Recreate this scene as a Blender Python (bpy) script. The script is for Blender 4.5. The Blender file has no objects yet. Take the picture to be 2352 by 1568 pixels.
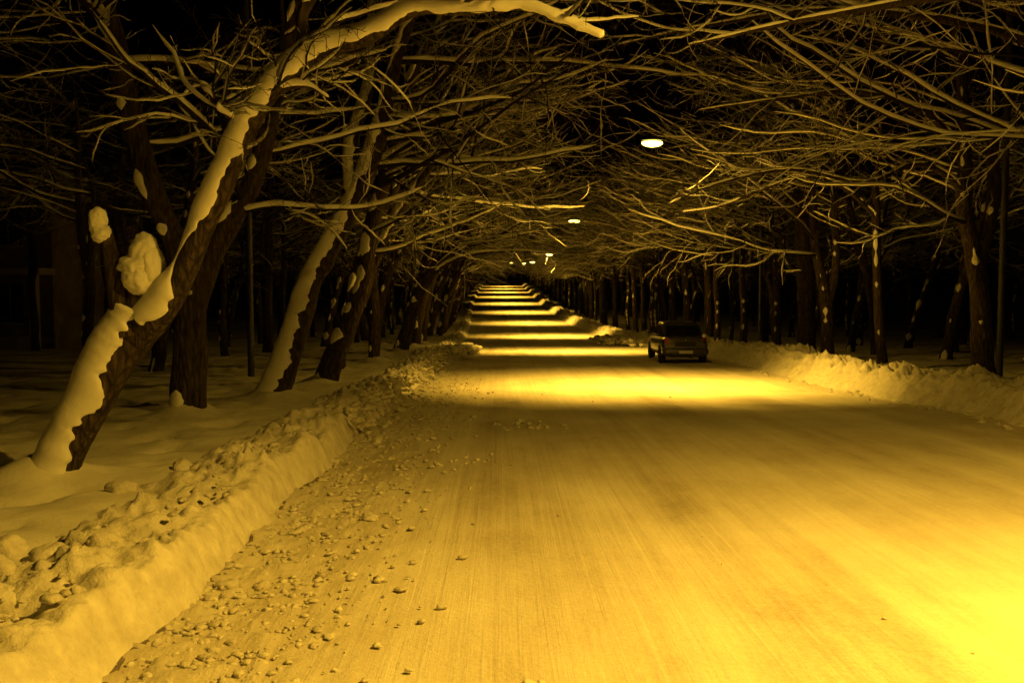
import bpy, math, random
import numpy as np
from mathutils import Vector, noise, Matrix

random.seed(7)
S = bpy.context.scene
S.view_settings.view_transform = 'Standard'
S.view_settings.look = 'None'
S.view_settings.exposure = 0

# ------------------------------------------------------------------ materials
def new_mat(name):
    m = bpy.data.materials.new(name); m.use_nodes = True
    nt = m.node_tree
    return m, nt, nt.nodes['Principled BSDF']

def N(nt, t, **kw):
    n = nt.nodes.new(t)
    for k, v in kw.items():
        if k in n.inputs: n.inputs[k].default_value = v
        else: setattr(n, k, v)
    return n

def ramp(nt, src, stops):
    r = nt.nodes.new('ShaderNodeValToRGB')
    e = r.color_ramp.elements
    while len(e) < len(stops): e.new(0.5)
    for i, (p, c) in enumerate(stops):
        e[i].position = p; e[i].color = (c[0], c[1], c[2], 1)
    nt.links.new(src, r.inputs[0])
    return r

def coords(nt, scale=(1, 1, 1)):
    tc = nt.nodes.new('ShaderNodeTexCoord')
    mp = nt.nodes.new('ShaderNodeMapping')
    mp.inputs['Scale'].default_value = scale
    nt.links.new(tc.outputs['Object'], mp.inputs['Vector'])
    return mp.outputs['Vector']

def mat_snow(name, lo, hi, bump=0.3, sc=9.0, rough=0.85):
    m, nt, b = new_mat(name)
    v = coords(nt)
    n1 = N(nt, 'ShaderNodeTexNoise', Scale=sc * 0.25, Detail=6.0, Roughness=0.6)
    nt.links.new(v, n1.inputs['Vector'])
    r = ramp(nt, n1.outputs['Fac'], [(0.3, lo), (0.65, hi)])
    nt.links.new(r.outputs[0], b.inputs['Base Color'])
    b.inputs['Roughness'].default_value = rough
    b.inputs['Specular IOR Level'].default_value = .15
    n2 = N(nt, 'ShaderNodeTexNoise', Scale=sc, Detail=8.0, Roughness=0.65)
    nt.links.new(v, n2.inputs['Vector'])
    bp = N(nt, 'ShaderNodeBump', Strength=bump, Distance=0.06)
    nt.links.new(n2.outputs['Fac'], bp.inputs['Height'])
    nt.links.new(bp.outputs[0], b.inputs['Normal'])
    return m

M_SNOW = mat_snow('snow', (.66, .64, .59), (.84, .82, .78), .3, 8)
M_BANK = mat_snow('plowed_snow', (.60, .56, .50), (.85, .82, .77), .6, 22)
M_CLUMP = mat_snow('snow_clump', (.45, .41, .35), (.80, .77, .71), .5, 40)
M_TSNOW = mat_snow('branch_snow', (.82, .80, .76), (.89, .87, .84), .2, 14)

# road: packed snow with faint tyre tracks
M_ROAD, nt, b = new_mat('packed_snow_road')
vs = coords(nt, (1.2, .035, 1)); vf = coords(nt, (1, .5, 1)); vm = coords(nt, (9, .13, 1)); vg = coords(nt, (1, 1, 1)); vh = coords(nt, (50, 1.1, 1))
a1 = N(nt, 'ShaderNodeTexNoise', Scale=1.0, Detail=3.0, Roughness=.5, Distortion=.4); nt.links.new(vs, a1.inputs['Vector'])
a2 = N(nt, 'ShaderNodeTexNoise', Scale=.5, Detail=9.0, Roughness=.68); nt.links.new(vf, a2.inputs['Vector'])
a3 = N(nt, 'ShaderNodeTexNoise', Scale=1.0, Detail=4.0, Roughness=.6, Distortion=.5); nt.links.new(vm, a3.inputs['Vector'])
a4 = N(nt, 'ShaderNodeTexNoise', Scale=24.0, Detail=6.0, Roughness=.75); nt.links.new(vg, a4.inputs['Vector'])
a5 = N(nt, 'ShaderNodeTexNoise', Scale=1.0, Detail=4.0, Roughness=.6); nt.links.new(vh, a5.inputs['Vector'])
mx = N(nt, 'ShaderNodeMath', operation='MULTIPLY_ADD'); nt.links.new(a1.outputs['Fac'], mx.inputs[0]); mx.inputs[1].default_value = .6; nt.links.new(a2.outputs['Fac'], mx.inputs[2])
mx2 = N(nt, 'ShaderNodeMath', operation='MULTIPLY_ADD'); nt.links.new(a3.outputs['Fac'], mx2.inputs[0]); mx2.inputs[1].default_value = .26; nt.links.new(mx.outputs[0], mx2.inputs[2])
mx3 = N(nt, 'ShaderNodeMath', operation='MULTIPLY_ADD'); nt.links.new(a4.outputs['Fac'], mx3.inputs[0]); mx3.inputs[1].default_value = .34; nt.links.new(mx2.outputs[0], mx3.inputs[2])
mr = N(nt, 'ShaderNodeMapRange'); mr.inputs['From Min'].default_value = .78; mr.inputs['From Max'].default_value = 1.4
nt.links.new(mx3.outputs[0], mr.inputs['Value'])
r = ramp(nt, mr.outputs[0], [(0.0, (.32, .27, .20)), (.4, (.58, .53, .45)), (1.0, (.84, .81, .74))])
nt.links.new(r.outputs[0], b.inputs['Base Color'])
b.inputs['Roughness'].default_value = .85
b.inputs['Specular IOR Level'].default_value = .12
g = N(nt, 'ShaderNodeTexNoise', Scale=20.0, Detail=9.0, Roughness=.74); nt.links.new(vg, g.inputs['Vector'])
ad = N(nt, 'ShaderNodeMath', operation='MULTIPLY_ADD'); nt.links.new(a3.outputs['Fac'], ad.inputs[0]); ad.inputs[1].default_value = 1.0; nt.links.new(g.outputs['Fac'], ad.inputs[2])
ad2 = N(nt, 'ShaderNodeMath', operation='MULTIPLY_ADD'); nt.links.new(a5.outputs['Fac'], ad2.inputs[0]); ad2.inputs[1].default_value = .2; nt.links.new(ad.outputs[0], ad2.inputs[2])
bp = N(nt, 'ShaderNodeBump', Strength=.65, Distance=.032)
nt.links.new(ad2.outputs[0], bp.inputs['Height']); nt.links.new(bp.outputs[0], b.inputs['Normal'])

# bark
M_BARK, nt, b = new_mat('bark')
v = coords(nt, (14, 14, 3.0))
vo = N(nt, 'ShaderNodeTexVoronoi', Scale=1.9, feature='DISTANCE_TO_EDGE'); 
nz = N(nt, 'ShaderNodeTexNoise', Scale=1.0, Detail=7.0, Roughness=.65); nt.links.new(v, nz.inputs['Vector'])
mixv = N(nt, 'ShaderNodeMixRGB'); mixv.inputs[0].default_value = .45
nt.links.new(v, mixv.inputs[1]); nt.links.new(nz.outputs['Color'], mixv.inputs[2]); nt.links.new(mixv.outputs[0], vo.inputs['Vector'])
mu = N(nt, 'ShaderNodeMath', operation='MULTIPLY_ADD'); nt.links.new(vo.outputs['Distance'], mu.inputs[0]); mu.inputs[1].default_value = .8; nt.links.new(nz.outputs['Fac'], mu.inputs[2])
r = ramp(nt, mu.outputs[0], [(.35, (.014, .010, .006)), (.95, (.12, .09, .06))])
nt.links.new(r.outputs[0], b.inputs['Base Color']); b.inputs['Roughness'].default_value = .95
b.inputs['Specular IOR Level'].default_value = .15
bp = N(nt, 'ShaderNodeBump', Strength=1.0, Distance=.07); nt.links.new(mu.outputs[0], bp.inputs['Height']); nt.links.new(bp.outputs[0], b.inputs['Normal'])
# fine twigs and branches: darker smooth bark
M_TWIG, nt, b = new_mat('branch_bark')
v = coords(nt); nz = N(nt, 'ShaderNodeTexNoise', Scale=12.0, Detail=4.0); nt.links.new(v, nz.inputs['Vector'])
r = ramp(nt, nz.outputs['Fac'], [(.3, (.006, .0045, .003)), (.7, (.022, .016, .011))])
nt.links.new(r.outputs[0], b.inputs['Base Color']); b.inputs['Roughness'].default_value = .9
b.inputs['Specular IOR Level'].default_value = .15

def plain(name, col, rough=.5, metal=0, emis=None, es=0, var=.12, sc=20):
    m, nt, b = new_mat(name)
    v = coords(nt)
    n = N(nt, 'ShaderNodeTexNoise', Scale=float(sc), Detail=4.0); nt.links.new(v, n.inputs['Vector'])
    r = ramp(nt, n.outputs['Fac'], [(.3, tuple(c * (1 - var) for c in col)), (.7, tuple(min(1, c * (1 + var)) for c in col))])
    nt.links.new(r.outputs[0], b.inputs['Base Color'])
    b.inputs['Roughness'].default_value = rough; b.inputs['Metallic'].default_value = metal
    if emis:
        b.inputs['Emission Color'].default_value = (*emis, 1); b.inputs['Emission Strength'].default_value = es
    return m

SOD = (1.0, .55, .047)
M_PAINT = plain('car_paint', (.05, .048, .046), .3, .3)
M_GLASS = plain('dark_glass', (.008, .008, .009), .1)
M_RUB = plain('rubber', (.01, .01, .01), .8)
M_TAIL = plain('tail_light', (.16, .01, .006), .25)
M_PLATE = plain('plate', (.45, .45, .43), .5)
M_CHROME = plain('chrome', (.35, .35, .35), .3, 1)
M_METAL = plain('lamp_metal', (.06, .06, .06), .6, .6)
M_LENS = plain('lamp_lens', (.9, .8, .5), .3, 0, (1.0, .75, .12), 9)
M_WALL = plain('building_plaster', (.22, .19, .15), .9, var=.25, sc=2)
M_DARK = plain('window_dark', (.01, .01, .012), .15)
M_TRIM = plain('trim', (.4, .37, .32), .8)
M_SHADE_STRIP = plain('shade_strip_dark', (.16, .135, .10), .9, var=.4, sc=6)  # dark colour standing in for shade at the left bank's foot

# ------------------------------------------------------------------ helpers
def mesh_obj(name, verts, faces, mats, midx=None, smooth=True, parent=None, link=True):
    me = bpy.data.meshes.new(name)
    me.from_pydata([tuple(v) for v in verts], [], faces)
    for m in mats: me.materials.append(m)
    if midx is not None: me.polygons.foreach_set('material_index', midx)
    if smooth: me.polygons.foreach_set('use_smooth', [True] * len(me.polygons))
    me.update()
    o = bpy.data.objects.new(name, me)
    if link: S.collection.objects.link(o)
    if parent: o.parent = parent
    return o

def empty(name, loc):
    o = bpy.data.objects.new(name, None); o.location = loc
    o.empty_display_size = .3
    S.collection.objects.link(o); return o

# ------------------------------------------------------------------ terrain profile
CAMH = 2.1
tab = [(-60, 1.9), (0, 2.1), (7, 2.27), (16.5, 2.47), (27, 2.95), (29, 3.0), (38, 3.12), (53, 3.8), (84, 4.75), (113, 4.85), (141, 4.5),
       (169, 3.9), (197, 3.2), (225, 2.6), (253, 2.05), (281, 1.55), (330, .9), (420, .6), (900, .6)]
_yy = np.arange(-80, 920, 1.0)
_h = np.interp(_yy, [t[0] for t in tab], [t[1] for t in tab])
k = np.hanning(11); k /= k.sum()
_h = np.convolve(np.pad(_h, 5, mode='edge'), k, 'valid')
def gz(y): return CAMH - float(np.interp(y, _yy, _h))
ctab = [(-80, 3.3), (50, 3.3), (85, 2.75), (113, 2.2), (141, 1.6), (169, 1.05), (225, .7), (330, .4), (900, .4)]
def cx(y): return float(np.interp(y, [t[0] for t in ctab], [t[1] for t in ctab]))
HW = 5.55
def fb(x, y, z=0, o=4): return noise.fractal(Vector((x, y, z)), 1.0, 2.0, o)

def sstep(a, b_, x):
    t = min(1, max(0, (x - a) / (b_ - a))); return t * t * (3 - 2 * t)

# tree base lists -------------------------------------------------------
LEFT = [(-4.68, 10.1), (-5.04, 16.0), (-4.64, 20.0), (-4.48, 25.0), (-4.35, 34.0), (-4.4, 43.0)]
RIGHT = [(13.2, 27.0), (12.2, 31.5), (11.6, 35.2), (12.5, 40.5), (12.6, 20.5), (12.8, 14.5)]
bases = LEFT + RIGHT
rng = random.Random(3)
LROW = []; RROW = []
LROW.append((-5.0, 30.0)); LROW.append((-4.9, 38.6))
yy = 48.0
while yy < 300:
    LROW.append((cx(yy) - 3.3 - 4.5 + rng.uniform(-.3, .3), yy)); yy += rng.uniform(4.2, 5.6)
yy = 45.0
while yy < 300:
    RROW.append((cx(yy) - 3.3 + 12.2 + rng.uniform(-.4, .4), yy)); yy += rng.uniform(4.0, 5.4)
bases += [p for p in LROW + RROW if p[1] < 80]

def side_h(x, y):
    u = x - cx(y)
    if u < -HW: return .32 * sstep(HW + .2, HW + .9, -u)
    if u > HW: return .22 * sstep(HW + .3, HW + 1.8, u)
    return 0

def ground_z(x, y, det=True):
    z = gz(y) + side_h(x, y)
    u = abs(x - cx(y)) - HW
    if u > .6:
        f = sstep(.6, 2.0, u)
        z += f * (.07 * fb(x * .5, y * .5, 3) + .035 * fb(x * 2.2, y * 2.2, 9))
        if det and y < 60:
            c = fb(x * 1.6 + 40, y * 1.6, 5, 2)
            if c > .25: z -= f * min(.09, (c - .25) * .45)
        if u > 40: z += (u - 40) * .01
    else:
        z -= .03
    for bx, by in bases:
        if abs(bx - x) < 1.3 and abs(by - y) < 1.3:
            d2 = (bx - x) ** 2 + (by - y) ** 2
            z += .24 * math.exp(-d2 / .2)
    return z

ys = list(np.arange(-60, 2, 2.0)); v = 2.0
while v < 900: ys.append(v); v += max(.07, v * .0115)
us = [-500, -300, -180, -110, -70, -45, -32, -24, -19] + list(np.arange(-16, -5.4, .11)) + list(np.arange(-5.4, 5.5, .6)) + list(np.arange(5.6, 14, .16)) + [14.5, 15.2, 16, 17, 19, 22, 27, 34, 45, 70, 110, 180, 300, 500]
V = []; F = []
nx = len(us)
for yv in ys:
    c = cx(yv)
    for u in us:
        x = u + c
        V.append((x, yv, ground_z(x, yv, True)))
for j in range(len(ys) - 1):
    for i in range(nx - 1):
        a = j * nx + i
        F.append((a, a + 1, a + nx + 1, a + nx))
mesh_obj('snowy_ground', V, F, [M_SNOW])

# road sheet
us = list(np.arange(-HW - .25, -HW + 2.0, .04)) + list(np.arange(-HW + 2.0, HW + .6, .16)); nx = len(us)
V = []; F = []
ys2 = list(np.arange(-60, 2, 1.0)); v = 2.0
while v < 880: ys2.append(v); v += max(.04, v * .009)
for yv in ys2:
    c = cx(yv)
    for u in us:
        x = c + u
        edge = sstep(HW - 1.9, HW - .3, abs(u) + .35 * fb(x, yv, 7, 2))
        z = gz(yv) + .012 + .016 * fb(x * 2.2, yv * .12, 2, 3) * (1 - edge)
        if edge > 0 and yv < 90:
            n = fb(x * 9, yv * 9, 4, 4)
            z += edge * (.035 * (fb(x * 3, yv * 3, 4) + .4) + .065 * max(0, n) )
        V.append((x, yv, z))
for j in range(len(ys2) - 1):
    for i in range(nx - 1):
        a = j * nx + i; F.append((a, a + 1, a + nx + 1, a + nx))
mesh_obj('road', V, F, [M_ROAD])

# ------------------------------------------------------------------ snow banks
def wobf(yv, side): return .12 * fb(yv * .35, 7 * side) + .04 * fb(yv * 2, 3 * side)
def bank(name, side):
    V = []; F = []
    W = 1.9 if side < 0 else 2.8
    nc = 66
    ys3 = list(np.arange(-30, 2, .5)); v = 2.0
    while v < 320: ys3.append(v); v += max(.035, v * .0065)
    for yv in ys3:
        c = cx(yv); e = c + side * HW
        wob = wobf(yv, side)
        if side < 0: hb = .43 + .10 * fb(yv * .3, 11)
        else: hb = .64 + .24 * fb(yv * .28, 5)
        for i in range(nc):
            s = i / (nc - 1) * W
            x = e + side * (s - .25) + side * wob
            if side < 0:
                near = 1 - sstep(14, 22, yv)
                wallw = .30 + .35 * (1 - near)
                rise = sstep(0.12, .12 + wallw, s)
                fall = 1 - sstep(.85, W - .05, s)
                lump = sstep(.28, .55, s) * (1 - sstep(1.1, 1.75, s))
                z = (.30 * sstep(.8, W, s) * rise + hb * rise * fall) - .04
                n1 = fb(x * 2.0, yv * 2.0, 1, 4); n2 = max(0, fb(x * 7.5, yv * 7.5, 6, 4))
                patch = sstep(-.15, .25, fb(x * .9, yv * .9, 21, 2))
                z += lump * (.16 * n1 + .13 * n2 * patch)
                rub = (1 - near) * rise
                z += rub * (.10 * fb(x * 5, yv * 5, 8, 4))
                z += .025 * rise * fb(x * 12, yv * 4, 3, 4)
            else:
                rise = sstep(0.05, 1.1, s); fall = 1 - sstep(1.4, W, s)
                z = hb * rise * fall + .2 * sstep(1.2, W, s) - .04
                n1 = fb(x * 1.8, yv * 1.8, 1, 4); n2 = 1 - abs(fb(x * 4.5, yv * 4.5, 6, 3)) * 2
                z += rise * fall * (.24 * n1 + .12 * n2) + rise * .07 * fb(x * 9, yv * 9, 2, 3)
            V.append((x, yv, gz(yv) + z))
    for j in range(len(ys3) - 1):
        for i in range(nc - 1):
            a = j * nc + i
            F.append((a, a + 1, a + nc + 1, a + nc) if side > 0 else (a, a + nc, a + nc + 1, a + 1))
    mesh_obj(name, V, F, [M_BANK])
bank('snow_bank', -1)
bank('snow_bank', 1)
# shadow line at the foot of the plowed edge, added as a dark strip
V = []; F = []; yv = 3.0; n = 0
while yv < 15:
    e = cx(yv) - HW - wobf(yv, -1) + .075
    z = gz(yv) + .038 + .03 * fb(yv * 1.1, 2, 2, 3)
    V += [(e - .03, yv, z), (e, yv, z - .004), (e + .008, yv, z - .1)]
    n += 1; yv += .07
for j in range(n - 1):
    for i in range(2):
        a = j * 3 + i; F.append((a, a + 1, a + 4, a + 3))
mesh_obj('shade_strip', V, F, [M_SHADE_STRIP])

# ------------------------------------------------------------------ clumps
import bmesh
def ico(sub):
    bm = bmesh.new(); bmesh.ops.create_icosphere(bm, subdivisions=sub, radius=1)
    vs = [v.co.copy() for v in bm.verts]; fs = [tuple(v.index for v in f.verts) for f in bm.faces]; bm.free(); return vs, fs
IC2 = ico(2); IC3 = ico(3); IC4 = ico(4)
def add_blob(V, F, p, s, seed, amp=.35, sq=.75, lod=2, sc=None):
    vs, fs = {2: IC2, 3: IC3, 4: IC4}[lod]
    b0 = len(V)
    if sc is None: sx, sy, sz = s * random.uniform(.7, 1.35), s * random.uniform(.7, 1.35), s * sq * random.uniform(.7, 1.1)
    else: sx, sy, sz = sc
    o = Vector((seed * 3.7, seed * 1.3, seed * 2.1))
    for v in vs:
        k = 1 + amp * noise.noise(v * 1.3 + o) + amp * .7 * noise.noise(v * 3.5 + o)
        if lod == 4: k += amp * .2 * noise.noise(v * 8 + o)
        V.append((p[0] + v.x * sx * k, p[1] + v.y * sy * k, p[2] + v.z * sz * k))
    F += [(a + b0, b + b0, c + b0) for a, b, c in fs]
V = []; F = []
R = random.Random(11)
for i in range(8500):   # rubble strip beside left bank
    yv = 3.5 + 36 * R.random() ** 2.0
    u = -HW + .0 + abs(R.gauss(0, .6))
    cl = fb(u * 1.5, yv * .8, 33, 2)
    if cl < -.1 and R.random() < .5: continue
    s = .008 + .03 * R.random() ** 3.0
    if R.random() < .012: s *= 2.2
    add_blob(V, F, (cx(yv) + u, yv, gz(yv) + .028 + s * .2), s, i, .7, .6)
for i in range(900):   # on left bank crest
    yv = 4 + 40 * R.random() ** 1.7
    u = -HW - .25 - R.random() * .7
    if fb(u * 1.2, yv * .9, 12, 2) < .0: continue
    s = .018 + .05 * R.random() ** 3
    add_blob(V, F, (cx(yv) + u, yv, gz(yv) + .41 + R.uniform(-.05, .05) - (abs(u + HW) - .3) * .08), s, i + 5000, .7, .65)
for i in range(900):    # left bank further away turns to rubble
    yv = 15 + 30 * R.random()
    q = R.random(); u = -HW - .5 + q * 1.1
    s = .025 + .075 * R.random() ** 3
    add_blob(V, F, (cx(yv) + u, yv, gz(yv) + .4 * (1 - sstep(.3, .8, q)) + .02), s, i + 7000, .7, .65)
for i in range(1700):   # right bank rubble
    yv = 14 + 45 * R.random() ** 1.3
    q = R.random()
    u = HW - .4 + q * 1.5
    s = .02 + .08 * R.random() ** 3
    add_blob(V, F, (cx(yv) + u, yv, gz(yv) + .0 + .55 * sstep(.25, 1, q) + R.uniform(-.03, .04)), s, i + 9000, .7, .65)
for i in range(110):     # loose on the road
    yv = 4 + 30 * R.random(); u = -HW + R.random() ** 1.8 * 8
    add_blob(V, F, (cx(yv) + u, yv, gz(yv) + .018), .006 + .02 * R.random() ** 2, i + 12000, .7)
for (x, yv, n, sp, sm) in [(0.35, 17.0, 30, .35, .06), (-.2, 13, 18, .3, .035), (-1.4, 18, 30, .35, .06), (.2, 5.35, 4, .03, .03), (-1.75, 6.3, 3, .05, .05)]:
    for i in range(n):
        add_blob(V, F, (x + R.gauss(0, sp), yv + R.gauss(0, sp), gz(yv) + .022), sm * R.uniform(.2, 1), i + 13000 + int(yv * 10), .7)
mesh_obj('snow_clumps', V, F, [M_CLUMP], smooth=True)
V = []; F = []
for i, (x, yv, s) in enumerate([(-3.15, 6.9, .13), (-2.95, 7.2, .17), (-3.35, 6.5, .13), (-2.95, 5.7, .12), (-3.5, 7.0, .12),
                                (-2.75, 11.8, .12), (-2.8, 13.4, .14), (-2.7, 14.6, .12), (-2.8, 16.4, .14), (-3.6, 9.4, .11), (-3.4, 10.6, .10)]):
    add_blob(V, F, (x, yv, gz(yv) + .36), s, i * 7 + 1, .3, .8, 3)
for i in range(220):
    yv = 48 + R.gauss(0, 2.0); u = -HW + .2 + R.gauss(0, .3)
    add_blob(V, F, (cx(yv) + u, yv, gz(yv) + .1 + .3 * R.random()), .08 + .18 * R.random() ** 2, i + 20000, .7, .7)
for i in range(260):
    yv = 66 + R.gauss(0, 3.0); u = HW - .6 + R.gauss(0, .6)
    add_blob(V, F, (cx(yv) + u, yv, gz(yv) + .1 + .3 * R.random()), .1 + .2 * R.random() ** 2, i + 30000, .7, .7)
mesh_obj('snow_heaps', V, F, [M_BANK])

# ------------------------------------------------------------------ trees
class MB:
    def __init__(s): s.V = []; s.F = []; s.M = []
WIND = Vector((-.34, -.42, .84)).normalized()
WINDR = Vector((-.35, -.5, .78)).normalized()
WINDH = Vector((-.42, -.62, .66)).normalized()

def catmull(pts, rad, per):
    P = [Vector(p) for p in pts]; out = []; ro = []
    n = len(P)
    for i in range(n - 1):
        p0 = P[i - 1] if i else P[0] * 2 - P[1]; p1 = P[i]; p2 = P[i + 1]; p3 = P[i + 2] if i + 2 < n else P[i + 1] * 2 - P[i]
        for k in range(per):
            t = k / per
            out.append(.5 * ((2 * p1) + (p2 - p0) * t + (2 * p0 - 5 * p1 + 4 * p2 - p3) * t * t + (3 * p1 - p0 - 3 * p2 + p3) * t ** 3))
            ro.append(rad[i] * (1 - t) + rad[i + 1] * t)
    out.append(P[-1]); ro.append(rad[-1])
    return out, ro

def tube(mb, P, R_, sides, rough=0.0, seed=0, capend=False, mat=0):
    b0 = len(mb.V); n = len(P)
    t = (P[1] - P[0]).normalized()
    a = t.orthogonal().normalized()
    for i in range(n):
        t = (P[min(i + 1, n - 1)] - P[max(i - 1, 0)]).normalized()
        a = (a - t * a.dot(t)).normalized(); bb = t.cross(a)
        for k in range(sides):
            an = 2 * math.pi * k / sides
            r = R_[i]
            dirv = a * math.cos(an) + bb * math.sin(an)
            if rough:
                q = P[i] + dirv * r
                r *= 1 + rough * noise.noise(Vector((q.x * 3, q.y * 3, q.z * 1.5 + seed))) + rough * .4 * noise.noise(Vector((an * 2.5, P[i].z * 1.2, seed)))
            mb.V.append(P[i] + dirv * r)
    for i in range(n - 1):
        for k in range(sides):
            k2 = (k + 1) % sides
            mb.F.append((b0 + i * sides + k, b0 + i * sides + k2, b0 + (i + 1) * sides + k2, b0 + (i + 1) * sides + k)); mb.M.append(mat)
    if capend:
        mb.F.append(tuple(b0 + (n - 1) * sides + k for k in range(sides))); mb.M.append(mat)

def cap(mb, P, R_, across, th, A0, patch, seed, freq=2.5, wind=None):
    """snow lying along the upper side of a limb"""
    n = len(P); W_ = wind or WIND
    rows = []
    for i in range(n):
        t = (P[min(i + 1, n - 1)] - P[max(i - 1, 0)]).normalized()
        u = W_ - t * W_.dot(t)
        if u.length < 1e-3: rows.append(None); continue
        u.normalize(); s = t.cross(u)
        q = P[i] * freq
        pn = noise.noise(Vector((q.x + seed, q.y, q.z)))
        hor = max(0, 1 - abs(t.z))
        amt = patch + hor * .9 + pn * 1.1
        if amt <= 0: rows.append(None); continue
        rows.append((u, s, min(1, amt * 2.2), i))
    prev = None
    for i in range(n):
        r = rows[i]
        if r is None: prev = None; continue
        u, s, am, _ = r
        rad = R_[i]; base = len(mb.V)
        taper = am
        if (i == 0 or rows[i - 1] is None) or (i == n - 1 or rows[i + 1] is None): taper *= .35
        q = P[i]
        def edge(o):
            return A0 * taper * (1 + .45 * noise.noise(Vector((q.x * 3, q.y * 3 + o, q.z * 3))) + .28 * noise.noise(Vector((q.x * 9, q.y * 9 + o, q.z * 9))) + .12 * noise.noise(Vector((q.x * 22, q.y * 22 + o, q.z * 22))))
        Al = edge(seed); Ar = edge(-seed + 5)
        tt = th * taper * (1 + .35 * noise.noise(Vector((q.x * 4, q.y * 4, q.z * 4 + seed))) + .12 * noise.noise(Vector((q.x * 14, q.y * 14, q.z * 14 + seed))))
        for k in range(across + 1):
            w = k / across * 2 - 1
            an = w * (Ar if w > 0 else Al)
            rr = rad * (.90 if abs(w) == 1 else 1.0) + tt * math.sqrt(max(0, 1 - w ** 4)) 
            mb.V.append(P[i] + (u * math.cos(an) + s * math.sin(an)) * rr)
        if prev is not None:
            for k in range(across):
                mb.F.append((prev + k, prev + k + 1, base + k + 1, base + k)); mb.M.append(1)
        prev = base

def rand_perp(t, rg):
    v = Vector((rg.gauss(0, 1), rg.gauss(0, 1), rg.gauss(0, 1)))
    v -= t * v.dot(t)
    return v.normalized()

def grow(mb, p, d, L, r, lvl, rg, spec, seed):
    npts = [14, 9, 6, 4][min(lvl, 3)]
    P = [p.copy()]; Rr = [r]
    d = d.normalized(); wand = [.19, .28, .34, .35][min(lvl, 3)]
    sw = rand_perp(d, rg); ph = rg.uniform(0, 6.28)
    for i in range(1, npts):
        d = (d + rand_perp(d, rg) * wand * .8 + sw * wand * .6 * math.sin(ph + i * .9) + Vector((0, 0, spec['trop'][min(lvl, 3)]))).normalized()
        if lvl == 0:
            if d.z > .5: d.z -= .12
            if d.z < -.1: d.z += .15
        P.append(P[-1] + d * (L / (npts - 1)))
        Rr.append(max(.003, r * (1 - .82 * (i / (npts - 1)))))
    sides = 8 if r > .06 else (5 if r > .025 else 3)
    tube(mb, P, Rr, sides, mat=2)
    if r > .0045 and rg.random() < spec.get('snow', .92):
        ac = 6 if r > .06 else (4 if r > .02 else 2)
        cap(mb, P, Rr, ac, .014 + min(.045, r * .85), 1.1, spec.get('patch', -.35), seed + rg.random() * 50, 1.8, spec.get('wind'))
    if lvl >= spec['maxl']: return
    nch = spec['n'][lvl]
    for k in range(nch):
        t = .15 + .83 * (k + rg.random()) / nch
        i = min(npts - 2, int(t * (npts - 1)))
        f = t * (npts - 1) - i
        q = P[i].lerp(P[i + 1], min(1, f))
        dd = (P[i + 1] - P[i]).normalized()
        pr = rand_perp(dd, rg); pr.z *= .75; pr = (pr - dd * pr.dot(dd)).normalized()
        ang = rg.uniform(.55, 1.25)
        nd = dd * math.cos(ang) + pr * math.sin(ang)
        cl = L * rg.uniform(.26, .52) * (1.15 - .5 * t)
        grow(mb, q, nd, cl, max(.0035, Rr[i] * rg.uniform(.36, .6)), lvl + 1, rg, spec, seed)

def tree_mesh(name, seed, path, rad, limbs, spec, per=6, sides=12, th=.04, patch=-.45, A0=1.0, extra=None, hero=False, wind=None, caprange=None, freq=1.1):
    rg = random.Random(seed); mb = MB()
    paths = path if isinstance(path[0][0], (tuple, list)) else [path]
    rads = rad if isinstance(rad[0], (tuple, list)) else [rad]
    allp = []
    for n_, (P, R_) in enumerate(zip(paths, rads)):
        c, cr = catmull(P, R_, per)
        if P is paths[0]:
            z0 = c[0].z
            cr = [r * (1 + .45 * math.exp(-max(0, (p.z - z0 - .15)) / .2)) for p, r in zip(c, cr)]
        tube(mb, c, cr, sides, .22 if not hero else .2, seed, hero)
        lo, hi = (caprange[n_] if caprange else (0, 1))
        a_, b_ = int(lo * len(c)), int(hi * len(c))
        cap(mb, c[a_:b_], cr[a_:b_], 16 if hero else 8, th, A0, patch, seed * 3.3, freq, wind)
        allp.append((c, cr))
    for (pi, t, az, el, L, rr) in limbs:
        c, cr = allp[pi]
        i = min(len(c) - 1, int(t * (len(c) - 1)))
        d = Vector((math.cos(az) * math.cos(el), math.sin(az) * math.cos(el), math.sin(el)))
        grow(mb, c[i], d, L, min(rr, cr[i] * .8), 0, rg, spec, seed)
    if extra: extra(mb, rg, spec, seed)
    return mesh_obj(name, mb.V, mb.F, [M_BARK, M_TSNOW, M_TWIG], mb.M)

SPEC = dict(trop=[.015, .02, .02, .02], n=[9, 6, 3, 0], maxl=3, patch=.15)
SPEC_N = dict(trop=[.01, .02, .02, .02], n=[9, 6, 5, 0], maxl=3, patch=.2)
SPEC_R = dict(SPEC); SPEC_R['wind'] = WINDR
SPEC_NR = dict(SPEC_N); SPEC_NR['wind'] = WINDR

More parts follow.
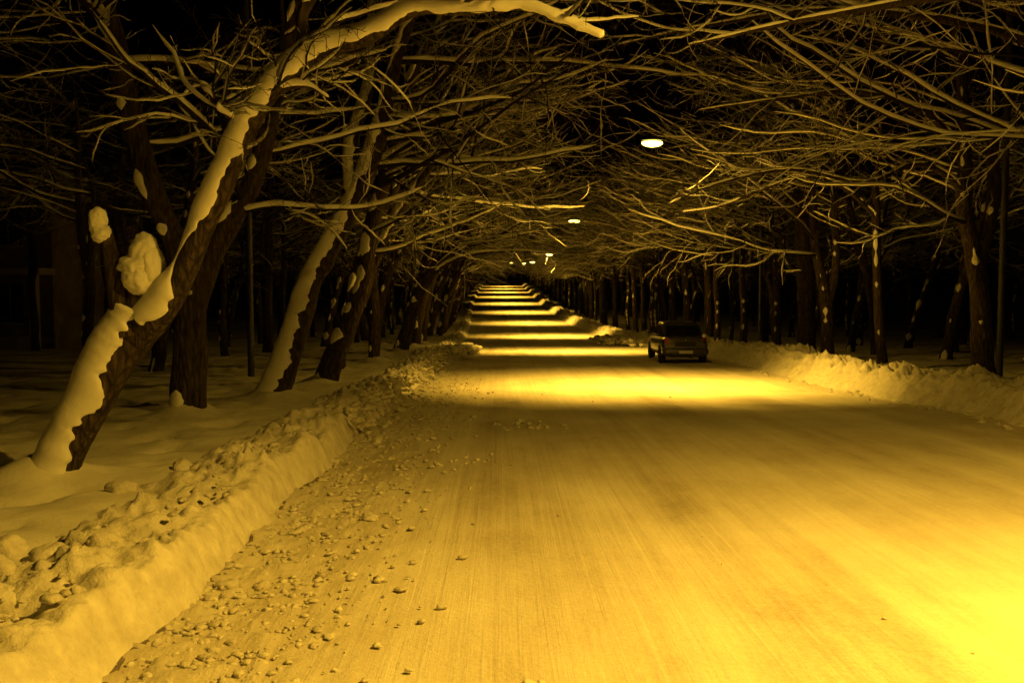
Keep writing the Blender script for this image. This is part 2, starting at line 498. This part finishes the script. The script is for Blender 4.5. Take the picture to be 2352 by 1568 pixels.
# ---- the big leaning tree in front (left)
def ex1(mb, rg, spec, seed):
    c, cr = catmull([(-3.72, 10.0, 1.55), (-3.83, 9.98, 2.1), (-3.91, 9.98, 2.5), (-3.96, 9.96, 2.6)], [.15, .095, .085, .08], 10)
    tube(mb, c, cr, 14, .2, 4, True)
    for (p, sc, sd, am) in [((-3.985, 9.95, 2.69), (.088, .09, .145), 3, .16), ((-3.95, 9.93, 2.57), (.095, .09, .10), 13, .16),
                            ((-3.56, 9.95, 2.24), (.21, .17, .13), 5, .2), ((-3.53, 9.95, 2.34), (.15, .14, .24), 8, .15), ((-3.46, 9.93, 2.22), (.14, .13, .22), 12, .15), ((-3.56, 9.88, 2.12), (.16, .12, .16), 17, .2)]:
        V = []; F = []
        add_blob(V, F, p, 1, sd, am, 1, 4, sc)
        b0 = len(mb.V); mb.V += [Vector(v) for v in V]; mb.F += [tuple(i + b0 for i in f) for f in F]; mb.M += [1] * len(F)
    for pts, rr in [([(-2.24, 9.5, 3.80), (-2.0, 9.42, 3.90), (-1.78, 9.35, 3.90), (-1.58, 9.3, 3.78)], [.06, .045, .03, .012]),
                    ([(-1.75, 9.3, 4.18), (-1.82, 9.3, 4.5), (-1.68, 9.3, 4.85), (-1.75, 9.2, 5.6), (-1.4, 9.1, 6.6)], [.07, .055, .05, .04, .02]),
                    ([(-2.42, 9.55, 3.58), (-2.56, 9.48, 3.66), (-2.63, 9.4, 3.76)], [.055, .035, .014]),
                    ([(-3.3, 10.6, 4.05), (-3.1, 10.5, 4.12), (-2.95, 10.4, 3.98), (-2.8, 10.2, 3.7), (-2.6, 9.8, 3.35)], [.01, .022, .03, .035, .045]),
                    ([(-.3, 8.7, 4.45), (-.05, 8.2, 4.75), (.5, 7.6, 5.1), (1.3, 7, 5.4)], [.05, .045, .03, .01]),
                    ([(-.74, 8.9, 4.5), (-.4, 9.2, 5.0), (.3, 9.7, 5.6), (1.4, 10.2, 6.2)], [.07, .055, .04, .01])]:
        c, cr = catmull(pts, rr, 8); tube(mb, c, cr, 10, .1, 2); cap(mb, c, cr, 8, .03, 1.2, 0.1, 7, 2.5, WINDH)
        for k in range(4):
            i = rg.randrange(6, len(c)); grow(mb, c[i], Vector((rg.uniform(-.5, 1), rg.uniform(-1, .6), rg.uniform(-.1, .8))), rg.uniform(.5, 1.3), .014, 1, rg, SPEC, 5)

T1p = [[(-4.72, 10.1, -.25), (-4.55, 10.1, .12), (-4.2, 10.1, .82), (-3.92, 10.1, 1.38), (-3.70, 10.07, 1.72), (-3.58, 10.04, 2.02), (-3.54, 10.0, 2.26)],
       [(-3.95, 10.12, 1.2), (-3.66, 10.05, 1.55), (-3.40, 9.96, 1.82), (-3.12, 9.85, 2.2), (-2.8, 9.7, 2.80), (-2.48, 9.6, 3.42), (-2.24, 9.5, 3.80),
        (-1.74, 9.3, 4.18), (-1.14, 9.1, 4.32), (-.74, 8.9, 4.48), (-.27, 8.7, 4.42), (.19, 8.6, 4.42), (.52, 8.5, 4.27), (.86, 8.4, 4.12)]]
T1r = [[.215, .21, .215, .225, .215, .175, .165], [.13, .19, .165, .13, .118, .11, .105, .10, .085, .07, .05, .04, .025, .012]]
L1 = [(1, t, rg_az, el, L, r) for (t, rg_az, el, L, r) in [(.40, 2.2, .9, 2.2, .03), (.46, -1.0, .5, 1.6, .02), (.52, .6, .9, 2.2, .03), (.65, 1.2, .7, 2.0, .025), (.75, -.4, .2, 1.6, .02), (.84, .3, -.1, 1.5, .02), (.92, -.9, .1, 1.2, .015)]]
tree_mesh('leaning_tree', 5, T1p, T1r, L1, dict(trop=[.03, .03, .02, 0], n=[5, 4, 3, 0], maxl=2, patch=-.1), per=22, sides=22, th=.05, patch=.7, A0=1.4, extra=ex1, hero=True, wind=WINDH, caprange=[(0, .74), (.12, 1)])

def auto_limbs(seed, npaths, n, tmin, azc, azs, el0, el1, L0, L1_, r0, r1):
    rg = random.Random(seed); out = []
    for k in range(n):
        t = tmin + (1 - tmin) * (k + rg.random()) / n
        out.append((rg.randrange(npaths), min(.99, t), azc + rg.uniform(-azs, azs), rg.uniform(el0, el1), rg.uniform(L0, L1_) * (1.1 - .35 * t), rg.uniform(r0, r1)))
    return out

# ---- remaining left hero trees
tree_mesh('bare_tree', 21,
    [[(-5.06, 16, -.5), (-5.02, 16, .1), (-4.97, 16, 1.3), (-4.83, 16, 2.1), (-4.34, 16, 3.0), (-3.85, 15.9, 3.8), (-3.5, 15.7, 5.0), (-3.0, 15.5, 6.5), (-2.2, 15.3, 8.2)],
     [(-4.85, 16, 1.9), (-5.2, 16, 2.7), (-5.6, 15.9, 3.8), (-5.95, 15.8, 5.6), (-6.2, 15.7, 7.2), (-6.1, 15.6, 9)]],
    [[.28, .27, .25, .25, .17, .15, .13, .1, .05], [.24, .2, .19, .16, .12, .06]],
    auto_limbs(21, 2, 13, .45, -.2, 1.6, -.1, .7, 3.5, 6, .035, .07), SPEC_N, th=.05, patch=-.1, A0=.8, freq=2.5, sides=14, per=20, wind=WINDH)
tree_mesh('bare_tree', 22,
    [[(-4.7, 20, -.55), (-4.55, 20, -.1), (-4.1, 20, 1.1), (-3.85, 20, 1.97), (-3.3, 19.9, 2.93), (-2.7, 19.8, 4.07), (-2.36, 19.6, 5.0), (-2.1, 19.5, 6.0), (-1.6, 19.3, 7.3), (-.6, 19, 8.8)],
     [(-2.9, 19.8, 3.6), (-2.95, 20, 4.8), (-2.6, 20.3, 6.2), (-2.6, 20.6, 8)]],
    [[.30, .28, .26, .22, .21, .2, .17, .14, .1, .04], [.14, .13, .1, .04]],
    auto_limbs(22, 2, 15, .48, 0.0, 1.3, -.1, .6, 4.5, 8, .035, .07), SPEC_N, th=.05, patch=.5, sides=14, per=20, A0=1.2, freq=1.1, wind=WINDH)
tree_mesh('bare_tree', 23,
    [[(-4.5, 25, -.8), (-4.3, 25, -.1), (-3.8, 25, 1.06), (-3.4, 25, 2.15), (-3.2, 24.9, 3.46), (-2.75, 24.8, 5.0), (-2.2, 24.6, 6.95), (-1.2, 24.3, 8.8)],
     [(-3.6, 25, 1.6), (-2.9, 25.2, 3.2), (-2.2, 25.3, 4.4), (-1.1, 25.3, 5.6), (.4, 25.2, 6.3)]],
    [[.30, .28, .25, .2, .19, .17, .12, .04], [.15, .13, .12, .09, .03]],
    auto_limbs(23, 2, 16, .45, 0, 1.3, -.1, .6, 4.5, 8, .035, .07), SPEC_N, th=.05, patch=.15, sides=12, per=18, A0=1.0, freq=2.0, wind=WINDH)
tree_mesh('bare_tree', 24,
    [[(-4.35, 34, -1.2), (-4.3, 34, 1), (-4.35, 34, 3), (-4.1, 34, 5.5), (-3.7, 34, 8.5)]], [[.2, .17, .15, .12, .04]],
    auto_limbs(24, 1, 14, .5, 0, 1.3, -.05, .6, 4.5, 8.0, .03, .06), SPEC, th=.04, patch=-.2, per=20, A0=.6, freq=3)
tree_mesh('bare_tree', 25,
    [[(-4.5, 43, -1.5), (-4.2, 43, -.5), (-3.6, 43, 1.25), (-2.9, 43, 2.6), (-1.8, 42.8, 3.9), (-.8, 42.5, 5.6), (.0, 42, 7.6)],
     [(-3.2, 43, 2.1), (-2.2, 42.8, 2.9), (-.8, 42.5, 3.3), (1.0, 42.2, 3.35), (2.4, 42, 3.2)]], [[.33, .3, .25, .22, .18, .13, .04], [.12, .1, .08, .05, .015]],
    auto_limbs(25, 1, 16, .5, 0, 1.3, -.05, .6, 4.5, 8, .04, .08), SPEC, th=.05, patch=0, per=12, freq=2)

# ---- right hero trees
RT = dict(wind=WINDR, A0=.55, freq=3.6, patch=-.12, per=22)
zr = gz(27) + .1
tree_mesh('bare_tree', 31,
    [[(13.25, 27, zr - .3), (13.1, 27, 1.2), (12.9, 27, 2.6), (12.55, 27, 4.2), (12.45, 26.9, 6.2), (12.1, 26.7, 8.6), (11.6, 26.5, 10.5)],
     [(12.9, 27, 2.4), (13.35, 27, 4.2), (13.3, 27, 6.5), (13.6, 27, 9)],
     [(12.6, 27, 4.0), (12.2, 26.9, 4.8), (11.1, 26.7, 5.2), (9.6, 26.4, 4.7), (7.6, 26.2, 5.0), (5.6, 26, 4.6), (4.4, 26, 4.1)],
     [(12.5, 27, 5.6), (11.2, 26.6, 6.6), (9.2, 26.1, 7.0), (7, 25.6, 6.7), (5, 25.4, 6.4)]],
    [[.31, .27, .25, .2, .17, .12, .04], [.2, .18, .14, .04], [.10, .09, .075, .06, .05, .03, .008], [.10, .08, .06, .04, .01]],
    auto_limbs(31, 1, 11, .45, math.pi, 1.2, .0, .6, 6, 10, .035, .07) + [(2, .35, 3.6, .1, 3, .03), (2, .5, 2.8, .1, 3, .03), (2, .7, 3.4, -.1, 2.4, .025), (2, .85, 2.9, .2, 2, .02), (3, .4, 3.5, -.1, 3.5, .03), (3, .6, 2.7, .1, 3, .03), (3, .8, 3.2, -.2, 2.5, .02)],
    SPEC_NR, th=.04, **RT)
tree_mesh('bare_tree', 32,
    [[(12.25, 31.5, -1.3), (12.1, 31.5, 0), (11.95, 31.5, 2), (11.85, 31.5, 4.4), (11.8, 31.5, 5.2)],
     [(11.9, 31.5, 4.1), (10.9, 31.3, 4.9), (9.8, 31.1, 5.3), (8.6, 31, 5.1), (6.8, 30.8, 4.4), (5.6, 30.7, 4.2)],
     [(11.85, 31.5, 4.5), (12.6, 31.4, 5.1), (13.4, 31.3, 5.5), (14.4, 31.2, 5.4)],
     [(11.9, 31.5, 3.4), (11.0, 31.3, 3.7), (9.7, 31, 4.25)],
     [(11.8, 31.5, 5.1), (11.9, 31.4, 6.8), (11.4, 31.2, 8.5)]],
    [[.2, .16, .14, .12, .1], [.07, .06, .055, .045, .03, .008], [.06, .05, .04, .015], [.045, .035, .01], [.09, .07, .02]],
    [(1, .4, 3.5, .1, 2.6, .03), (1, .55, 2.8, .2, 2.4, .03), (1, .75, 3.3, -.1, 2, .02), (4, .3, 3.2, .3, 7, .05), (4, .5, 2.6, .4, 6, .045), (4, .7, 3.9, .3, 6, .04), (4, .8, 0.4, .5, 3, .03), (2, .6, .2, .4, 2, .02)],
    SPEC_NR, th=.05, **RT)
tree_mesh('bare_tree', 33,
    [[(11.7, 35.2, -1.4), (11.6, 35.2, -.2), (11.55, 35.2, 1.2), (11.1, 35.2, 3.4), (10.9, 35.1, 5.6), (10.2, 35, 8)],
     [(11.55, 35.2, 1.1), (11.85, 35.2, 2.6), (11.8, 35.2, 5), (12.1, 35.2, 8.5)]],
    [[.26, .22, .22, .15, .11, .04], [.16, .14, .12, .04]],
    auto_limbs(33, 2, 13, .55, math.pi, 1.2, -.05, .6, 5.5, 10, .035, .07), SPEC_R, th=.05, **RT)
tree_mesh('bare_tree', 34,
    [[(12.5, 40.5, -1.5), (12.45, 40.5, 1.5), (12.2, 40.5, 5), (11.9, 40.4, 8), (11.5, 40.3, 11)]], [[.4, .34, .3, .2, .06]],
    auto_limbs(34, 1, 14, .48, math.pi, 1.2, -.05, .6, 6, 10.5, .04, .08), SPEC_R, th=.04, **dict(RT, patch=-.3))
for (bx, by, sd, hz) in [(12.6, 20.5, 35, 7.0), (12.8, 14.5, 36, 5.6)]:
    g0 = gz(by)
    tree_mesh('bare_tree', sd, [[(bx, by, g0 - .2), (bx - .1, by, g0 + 3), (bx - .3, by, g0 + 6), (bx - .8, by, g0 + 10)],
                                [(bx - .3, by, hz - 1.4), (bx - 1.6, by - .3, hz - .3), (bx - 3.8, by - .7, hz + .2), (bx - 6.4, by - 1.0, hz + .3), (bx - 8.6, by - 1.5, hz - .1), (bx - 10.4, by - 1.6, hz - .5)]],
        [[.3, .25, .2, .06], [.12, .10, .08, .06, .035, .01]],
        auto_limbs(sd, 1, 9, .48, math.pi - .2, .9, .0, .5, 7, 11.5, .04, .07) + [(1, .35, 2.6, .2, 3.5, .03), (1, .45, 3.7, .1, 3.5, .03), (1, .55, 2.8, .4, 3.2, .03), (1, .65, 3.5, .0, 3, .025), (1, .75, 2.7, .2, 2.8, .025), (1, .85, 3.6, .3, 2.5, .02), (1, .93, 3.0, 0, 2, .015)], SPEC_NR, th=.035, **RT)

# ---- shared variants for the avenue
def variant(seed, lean, azc, h):
    rg = random.Random(seed)
    p = [(0, 0, -.4)]; x = 0; yv = 0
    for k in range(1, 7):
        x += lean * rg.uniform(.1, .34) + rg.uniform(-.12, .12); yv += rg.uniform(-.15, .15)
        p.append((x, yv, h * k / 6))
    r0 = rg.uniform(.2, .34)
    rr = [r0, r0 * .9, r0 * .82, r0 * .7, r0 * .5, r0 * .35, .03]
    paths = [p]; rads = [rr]
    if rg.random() < .7:
        q = p[2]; paths.append([q, (q[0] + lean * .3 + .4, q[1] + rg.uniform(-.3, .3), q[2] + 1.6), (q[0] + lean * .9 + .5, q[1], q[2] + 3.4), (q[0] + lean * 2, q[1], q[2] + 5.4)])
        rads.append([r0 * .6, r0 * .5, r0 * .35, .03])
    left = lean > .5
    return tree_mesh('variant', seed, paths, rads, auto_limbs(seed, len(paths), 15, .50, azc, 1.25, -.02, .6, 4.5 if left else 6, 9 if left else 11, .035, .08), SPEC if left else SPEC_R, per=14, sides=10, th=.05,
                     patch=-.05 if left else -.15, A0=.8 if left else .55, freq=2.2 if left else 3.6, wind=WINDH if left else WINDR)
VL = [variant(50 + i, 1.5, 0, 9.5 + i * .4) for i in range(5)]
VR = [variant(70 + i, -.35, math.pi, 10 + i * .4) for i in range(5)]
def place(src, x, yv, s=1.0, rot=0.0, parent=None, name='bare_tree'):
    o = bpy.data.objects.new(name, src.data)
    o.location = (x, yv, ground_z(x, yv, False)); o.scale = (s, s, s * random.uniform(.92, 1.08)); o.rotation_euler = (0, 0, rot)
    S.collection.objects.link(o)
    if parent: o.parent = parent
far = empty('distant_trees', (0, 0, 0))
rg = random.Random(99)
for i, (x, yv) in enumerate(LROW):
    place(VL[rg.randrange(5)], x, yv, rg.uniform(.85, 1.05), rg.uniform(-.4, .4), far if yv > 100 else None, 'tree' if yv > 100 else 'bare_tree')
for i, (x, yv) in enumerate(RROW):
    place(VR[rg.randrange(5)], x, yv, rg.uniform(.85, 1.05), rg.uniform(-.4, .4), far if yv > 100 else None, 'tree' if yv > 100 else 'bare_tree')
for X0, y0, y1, st in [(-9.5, 13, 150, 6), (-14, 19, 120, 7), (-19.5, 28, 110, 8), (-27, 50, 110, 9), (16.8, 26, 160, 5), (21.5, 33, 140, 6), (27, 40, 120, 7), (34, 50, 110, 8)]:
    yv = y0
    while yv < y1:
        x = X0 + rg.uniform(-1.3, 1.3)
        place((VL + VR)[rg.randrange(10)], x, yv, rg.uniform(.7, 1.05), rg.uniform(0, 6.28), far if yv > 80 else None, 'tree' if yv > 80 else 'bare_tree')
        yv += st * rg.uniform(.7, 1.3)
for k in range(26):
    place((VL + VR)[rg.randrange(10)], rg.uniform(-40, 45), rg.uniform(315, 350), rg.uniform(.9, 1.2), rg.uniform(0, 6.28), far, 'tree')
for o in VL + VR: bpy.data.objects.remove(o)

# ------------------------------------------------------------------ lamps
def cyl_between(name, a, b_, r, mat, parent, sides=8):
    a = Vector(a); b_ = Vector(b_); mb = MB(); n = 10
    sag = .15 if r < .02 else 0
    P = [a.lerp(b_, i / n) - Vector((0, 0, sag * 4 * (i / n) * (1 - i / n))) for i in range(n + 1)]
    tube(mb, P, [r] * (n + 1), sides)
    return mesh_obj(name, mb.V, mb.F, [mat], parent=parent)

def lens_shell(name, rx, ry, rz, z0, half, mat, parent):
    vs = []; fs = []; nu, nv = 20, 8
    for j in range(nv + 1):
        ph = (j / nv) * math.pi / 2
        for i in range(nu):
            a = 2 * math.pi * i / nu
            vs.append((rx * math.cos(a) * math.cos(ph), ry * math.sin(a) * math.cos(ph), z0 + half * rz * math.sin(ph)))
    for j in range(nv):
        for i in range(nu):
            i2 = (i + 1) % nu; fs.append((j * nu + i, j * nu + i2, (j + 1) * nu + i2, (j + 1) * nu + i))
    fs.append(tuple(range(nu)))
    return mesh_obj(name, vs, fs, [mat], parent=parent)

LP = [(4.7, 4.4), (4.15, 27.5), (3.9, 53), (4.1, 84), (3.6, 113), (3.25, 141), (1.8, 169)]
for n in range(7, 11): LP.append((cx(141 + 28 * (n - 5)) + .2, 141 + 28 * (n - 5)))
LP.append((4.6, -24))
for k, (x, yv) in enumerate(LP):
    H = 6.95 if k != 1 else 6.72; z = gz(yv) + H
    e = empty('street_lamp', (x, yv, z))
    lens_shell('housing', .30, .19, .10, .065, 1, M_METAL, e)
    lens_shell('lens_top', .29, .18, .055, .002, 1, M_LENS, e)
    lens_shell('lens', .29, .18, .12, 0, -1, M_LENS, e)
    px = cx(yv) - 3.3
    cyl_between('cable_right', (0, 0, .15), (px + 13.9 - x, 0, 4.3), .012, M_METAL, e, 5)
    cyl_between('cable_left', (0, 0, .15), (px - 6.9 - x, 0, 4.3), .012, M_METAL, e, 5)
    cyl_between('pole_right', (px + 13.9 - x, 0, -H), (px + 13.9 - x, 0, 4.5), .09, M_METAL, e, 10)
    cyl_between('pole_left', (px - 6.9 - x, 0, -H), (px - 6.9 - x, 0, 4.5), .09, M_METAL, e, 10)
    L = bpy.data.lights.new('lamp_light', 'AREA'); L.shape = 'DISK'; L.size = .3; L.color = SOD
    L.spread = math.radians(145 if k == 0 else 104)
    L.energy = {0: 1250, 1: 950, 11: 400}.get(k, 1050)
    lo = bpy.data.objects.new('lamp_light', L); lo.location = (0, 0, -.15); lo.parent = e; S.collection.objects.link(lo)
    if k < 5:
        Lp = bpy.data.lights.new('lamp_glow', 'SPOT'); Lp.spot_size = math.radians(180); Lp.spot_blend = .25
        Lp.shadow_soft_size = .1; Lp.color = SOD
        Lp.energy = {0: 760, 1: 620, 2: 520}.get(k, 420)
        lo = bpy.data.objects.new('lamp_glow', Lp); lo.location = (0, 0, -.30); lo.parent = e; S.collection.objects.link(lo)

# ------------------------------------------------------------------ parked car (rear toward -y)
car = empty('parked_car', (6.95, 37.2, gz(38) + .02))
def loft(name, st, mat, nseg=32, ex=5.0):
    V = []; F = []
    for (yv, zb, zt, hw) in st:
        cz = (zb + zt) / 2; hz = (zt - zb) / 2
        for i in range(nseg):
            a = 2 * math.pi * (i + .5) / nseg; c, s = math.cos(a), math.sin(a)
            k_ = (abs(c) ** ex + abs(s) ** ex) ** (-1 / ex)
            zz = cz + hz * s * k_
            w = hw * c * k_ * (1 - .06 * max(0, (zz - .7)) / .4)
            V.append((w, yv, zz))
    for j in range(len(st) - 1):
        for i in range(nseg):
            i2 = (i + 1) % nseg; F.append((j * nseg + i, j * nseg + i2, (j + 1) * nseg + i2, (j + 1) * nseg + i))
    F.append(tuple(range(nseg))[::-1]); F.append(tuple((len(st) - 1) * nseg + i for i in range(nseg)))
    return mesh_obj(name, V, F, [mat], parent=car)
loft('body', [(0.05, .45, .80, .72), (.07, .34, .98, .80), (.13, .27, 1.03, .84), (.3, .24, 1.05, .865), (.75, .22, 1.05, .87), (1.5, .2, 1.02, .875), (2.8, .2, 1.0, .875), (3.05, .2, .97, .87), (3.7, .22, .9, .85), (4.05, .26, .82, .8), (4.2, .32, .72, .72), (4.25, .38, .62, .62)], M_PAINT)
loft('rear_bumper', [(-.03, .36, .56, .74), (0, .32, .6, .82), (.08, .30, .62, .87), (.3, .30, .62, .88)], M_PAINT)
def cabin(name, layers, mat):
    V = []; F = []; n = 32; ex = 6
    for (z, y0, y1, hw) in layers:
        for i in range(n):
            a = 2 * math.pi * (i + .5) / n; c, s = math.cos(a), math.sin(a); k_ = (abs(c) ** ex + abs(s) ** ex) ** (-1 / ex)
            V.append((hw * c * k_, (y0 + y1) / 2 + (y1 - y0) / 2 * s * k_, z))
    for j in range(len(layers) - 1):
        for i in range(n):
            i2 = (i + 1) % n; F.append((j * n + i, j * n + i2, (j + 1) * n + i2, (j + 1) * n + i))
    F.append(tuple((len(layers) - 1) * n + i for i in range(n)))
    return mesh_obj(name, V, F, [mat], parent=car)
cabin('cabin', [(1.0, .55, 3.15, .79), (1.2, .78, 2.85, .755), (1.42, 1.0, 2.6, .71), (1.50, 1.1, 2.45, .67), (1.54, 1.25, 2.3, .58), (1.555, 1.5, 2.1, .4)], M_PAINT)
def quad(name, pts, mat):
    nrm = (Vector(pts[1]) - Vector(pts[0])).cross(Vector(pts[2]) - Vector(pts[0])).normalized() * .012
    V = [Vector(p) for p in pts] + [Vector(p) - nrm for p in pts]; n = len(pts)
    F = [tuple(range(n)), tuple(range(2 * n - 1, n - 1, -1))] + [(i, (i + 1) % n, n + (i + 1) % n, n + i) for i in range(n)]
    return mesh_obj(name, V, F, [mat], smooth=False, parent=car)
quad('rear_window', [(-.65, .595, 1.06), (.65, .595, 1.06), (.59, .955, 1.40), (-.59, .955, 1.40)], M_GLASS)
for sx in (-1, 1):
    quad('side_window_rear', [(sx * .80, .95, 1.05), (sx * .80, 1.78, 1.05), (sx * .73, 1.78, 1.39), (sx * .73, 1.2, 1.37)], M_GLASS)
    quad('side_window_front', [(sx * .80, 1.86, 1.05), (sx * .80, 2.8, 1.05), (sx * .72, 2.4, 1.39), (sx * .73, 1.86, 1.39)], M_GLASS)
    quad('tail_light', [(sx * .60, .045, .76), (sx * .80, .075, .74), (sx * .79, .1, .98), (sx * .62, .065, .99)], M_TAIL)
    V = []; F = []; add_blob(V, F, (sx * .98, 2.72, 1.04), .1, 3, 0.03, .8); mesh_obj('mirror', V, F, [M_PAINT], parent=car)
    for yv in (.78, 3.35):
        mb = MB(); P = [Vector((sx * (.66 + q), yv, .30)) for q in (0, .01, .04, .17, .20, .205)]
        tube(mb, P, [.22, .27, .305, .305, .275, .19], 28, capend=True); mesh_obj('wheel', mb.V, mb.F, [M_RUB], parent=car)
        mb = MB(); tube(mb, [Vector((sx * .86, yv, .30)), Vector((sx * .878, yv, .30))], [.18, .15], 20, capend=True); mesh_obj('hubcap', mb.V, mb.F, [M_CHROME], parent=car)
        mb = MB(); tube(mb, [Vector((sx * .80, yv, .33)), Vector((sx * .882, yv, .33))], [.36, .355], 28, capend=True); mesh_obj('wheel_arch', mb.V, mb.F, [M_RUB], parent=car)
quad('number_plate', [(-.26, -.034, .40), (.26, -.034, .40), (.26, -.030, .51), (-.26, -.030, .51)], M_PLATE)
quad('plate_recess', [(-.40, .035, .66), (.40, .035, .66), (.38, .05, .84), (-.38, .05, .84)], M_RUB)
V = []; F = []; add_blob(V, F, (0, .055, .91), .04, 2, 0, 1); mesh_obj('badge', V, F, [M_CHROME], parent=car)
mb = MB(); tube(mb, [Vector((-.5, -.05, .27)), Vector((-.5, .3, .27))], [.03, .03], 10); mesh_obj('exhaust', mb.V, mb.F, [M_CHROME], parent=car)

# ------------------------------------------------------------------ old building far left behind the trees
bl = empty('plaster_building', (-30, 47, gz(47) + .2))
def box(name, x0, x1, y0, y1, z0, z1, mat, parent):
    V = [(x, yv, z) for z in (z0, z1) for yv in (y0, y1) for x in (x0, x1)]
    F = [(0, 1, 3, 2), (4, 6, 7, 5), (0, 4, 5, 1), (2, 3, 7, 6), (0, 2, 6, 4), (1, 5, 7, 3)]
    return mesh_obj(name, V, F, [mat], smooth=False, parent=parent)
box('walls', -12, 9, 0, 12, -1, 8, M_WALL, bl)
box('roof', -12.5, 9.5, -.5, 12.5, 8.003, 8.4, M_TSNOW, bl)
box('plinth', -12.1, 9.1, -.12, -.003, -1, .7, M_TRIM, bl)
for i in range(7):
    for fl in (1.4, 5.0):
        x0 = -11 + i * 2.9
        box('window', x0, x0 + 1.2, -.03, -.002, fl, fl + 1.8, M_DARK, bl)
        box('window_frame', x0 + .56, x0 + .64, -.06, -.031, fl, fl + 1.8, M_TRIM, bl)
        box('sill', x0 - .1, x0 + 1.3, -.15, -.032, fl - .12, fl - .003, M_TRIM, bl)
for xp in (6.2, 8.6): box('pillar', xp, xp + .35, -1.6, -1.25, -1, 3.6, M_TRIM, bl)
box('porch_roof', 5.9, 9.2, -1.8, -.153, 3.603, 3.9, M_TRIM, bl)

# ------------------------------------------------------------------ haze
M_FOG = bpy.data.materials.new('night_haze'); M_FOG.use_nodes = True
nt = M_FOG.node_tree; nt.nodes.remove(nt.nodes['Principled BSDF'])
vs = N(nt, 'ShaderNodeVolumeScatter', Density=.0085, Anisotropy=.65); vs.inputs['Color'].default_value = (1, .97, .92, 1)
nt.links.new(vs.outputs[0], nt.nodes['Material Output'].inputs['Volume'])
fog = box('haze', -26, 30, -12, 345, -8, 15, M_FOG, None)

# ------------------------------------------------------------------ world
w = bpy.data.worlds.new('World'); S.world = w; w.use_nodes = True
nt = w.node_tree; bg = nt.nodes['Background']
sk = nt.nodes.new('ShaderNodeTexSky'); sk.sky_type = 'NISHITA'; sk.sun_disc = False
sk.sun_elevation = math.radians(-6); sk.sun_rotation = math.radians(200)
mm = nt.nodes.new('ShaderNodeMixRGB'); mm.blend_type = 'MULTIPLY'; mm.inputs[0].default_value = 1; mm.inputs[2].default_value = (1, .6, .3, 1)
nt.links.new(sk.outputs[0], mm.inputs[1]); nt.links.new(mm.outputs[0], bg.inputs['Color'])
bg.inputs['Strength'].default_value = .02

# ------------------------------------------------------------------ camera
cam = bpy.data.cameras.new('camera'); co = bpy.data.objects.new('camera', cam); S.collection.objects.link(co)
co.location = (0, 0, CAMH); cam.lens = 35; cam.sensor_width = 36
co.rotation_euler = (math.radians(90 - 3.48), 0, math.radians(-.65))
cam.clip_end = 2000
S.camera = co
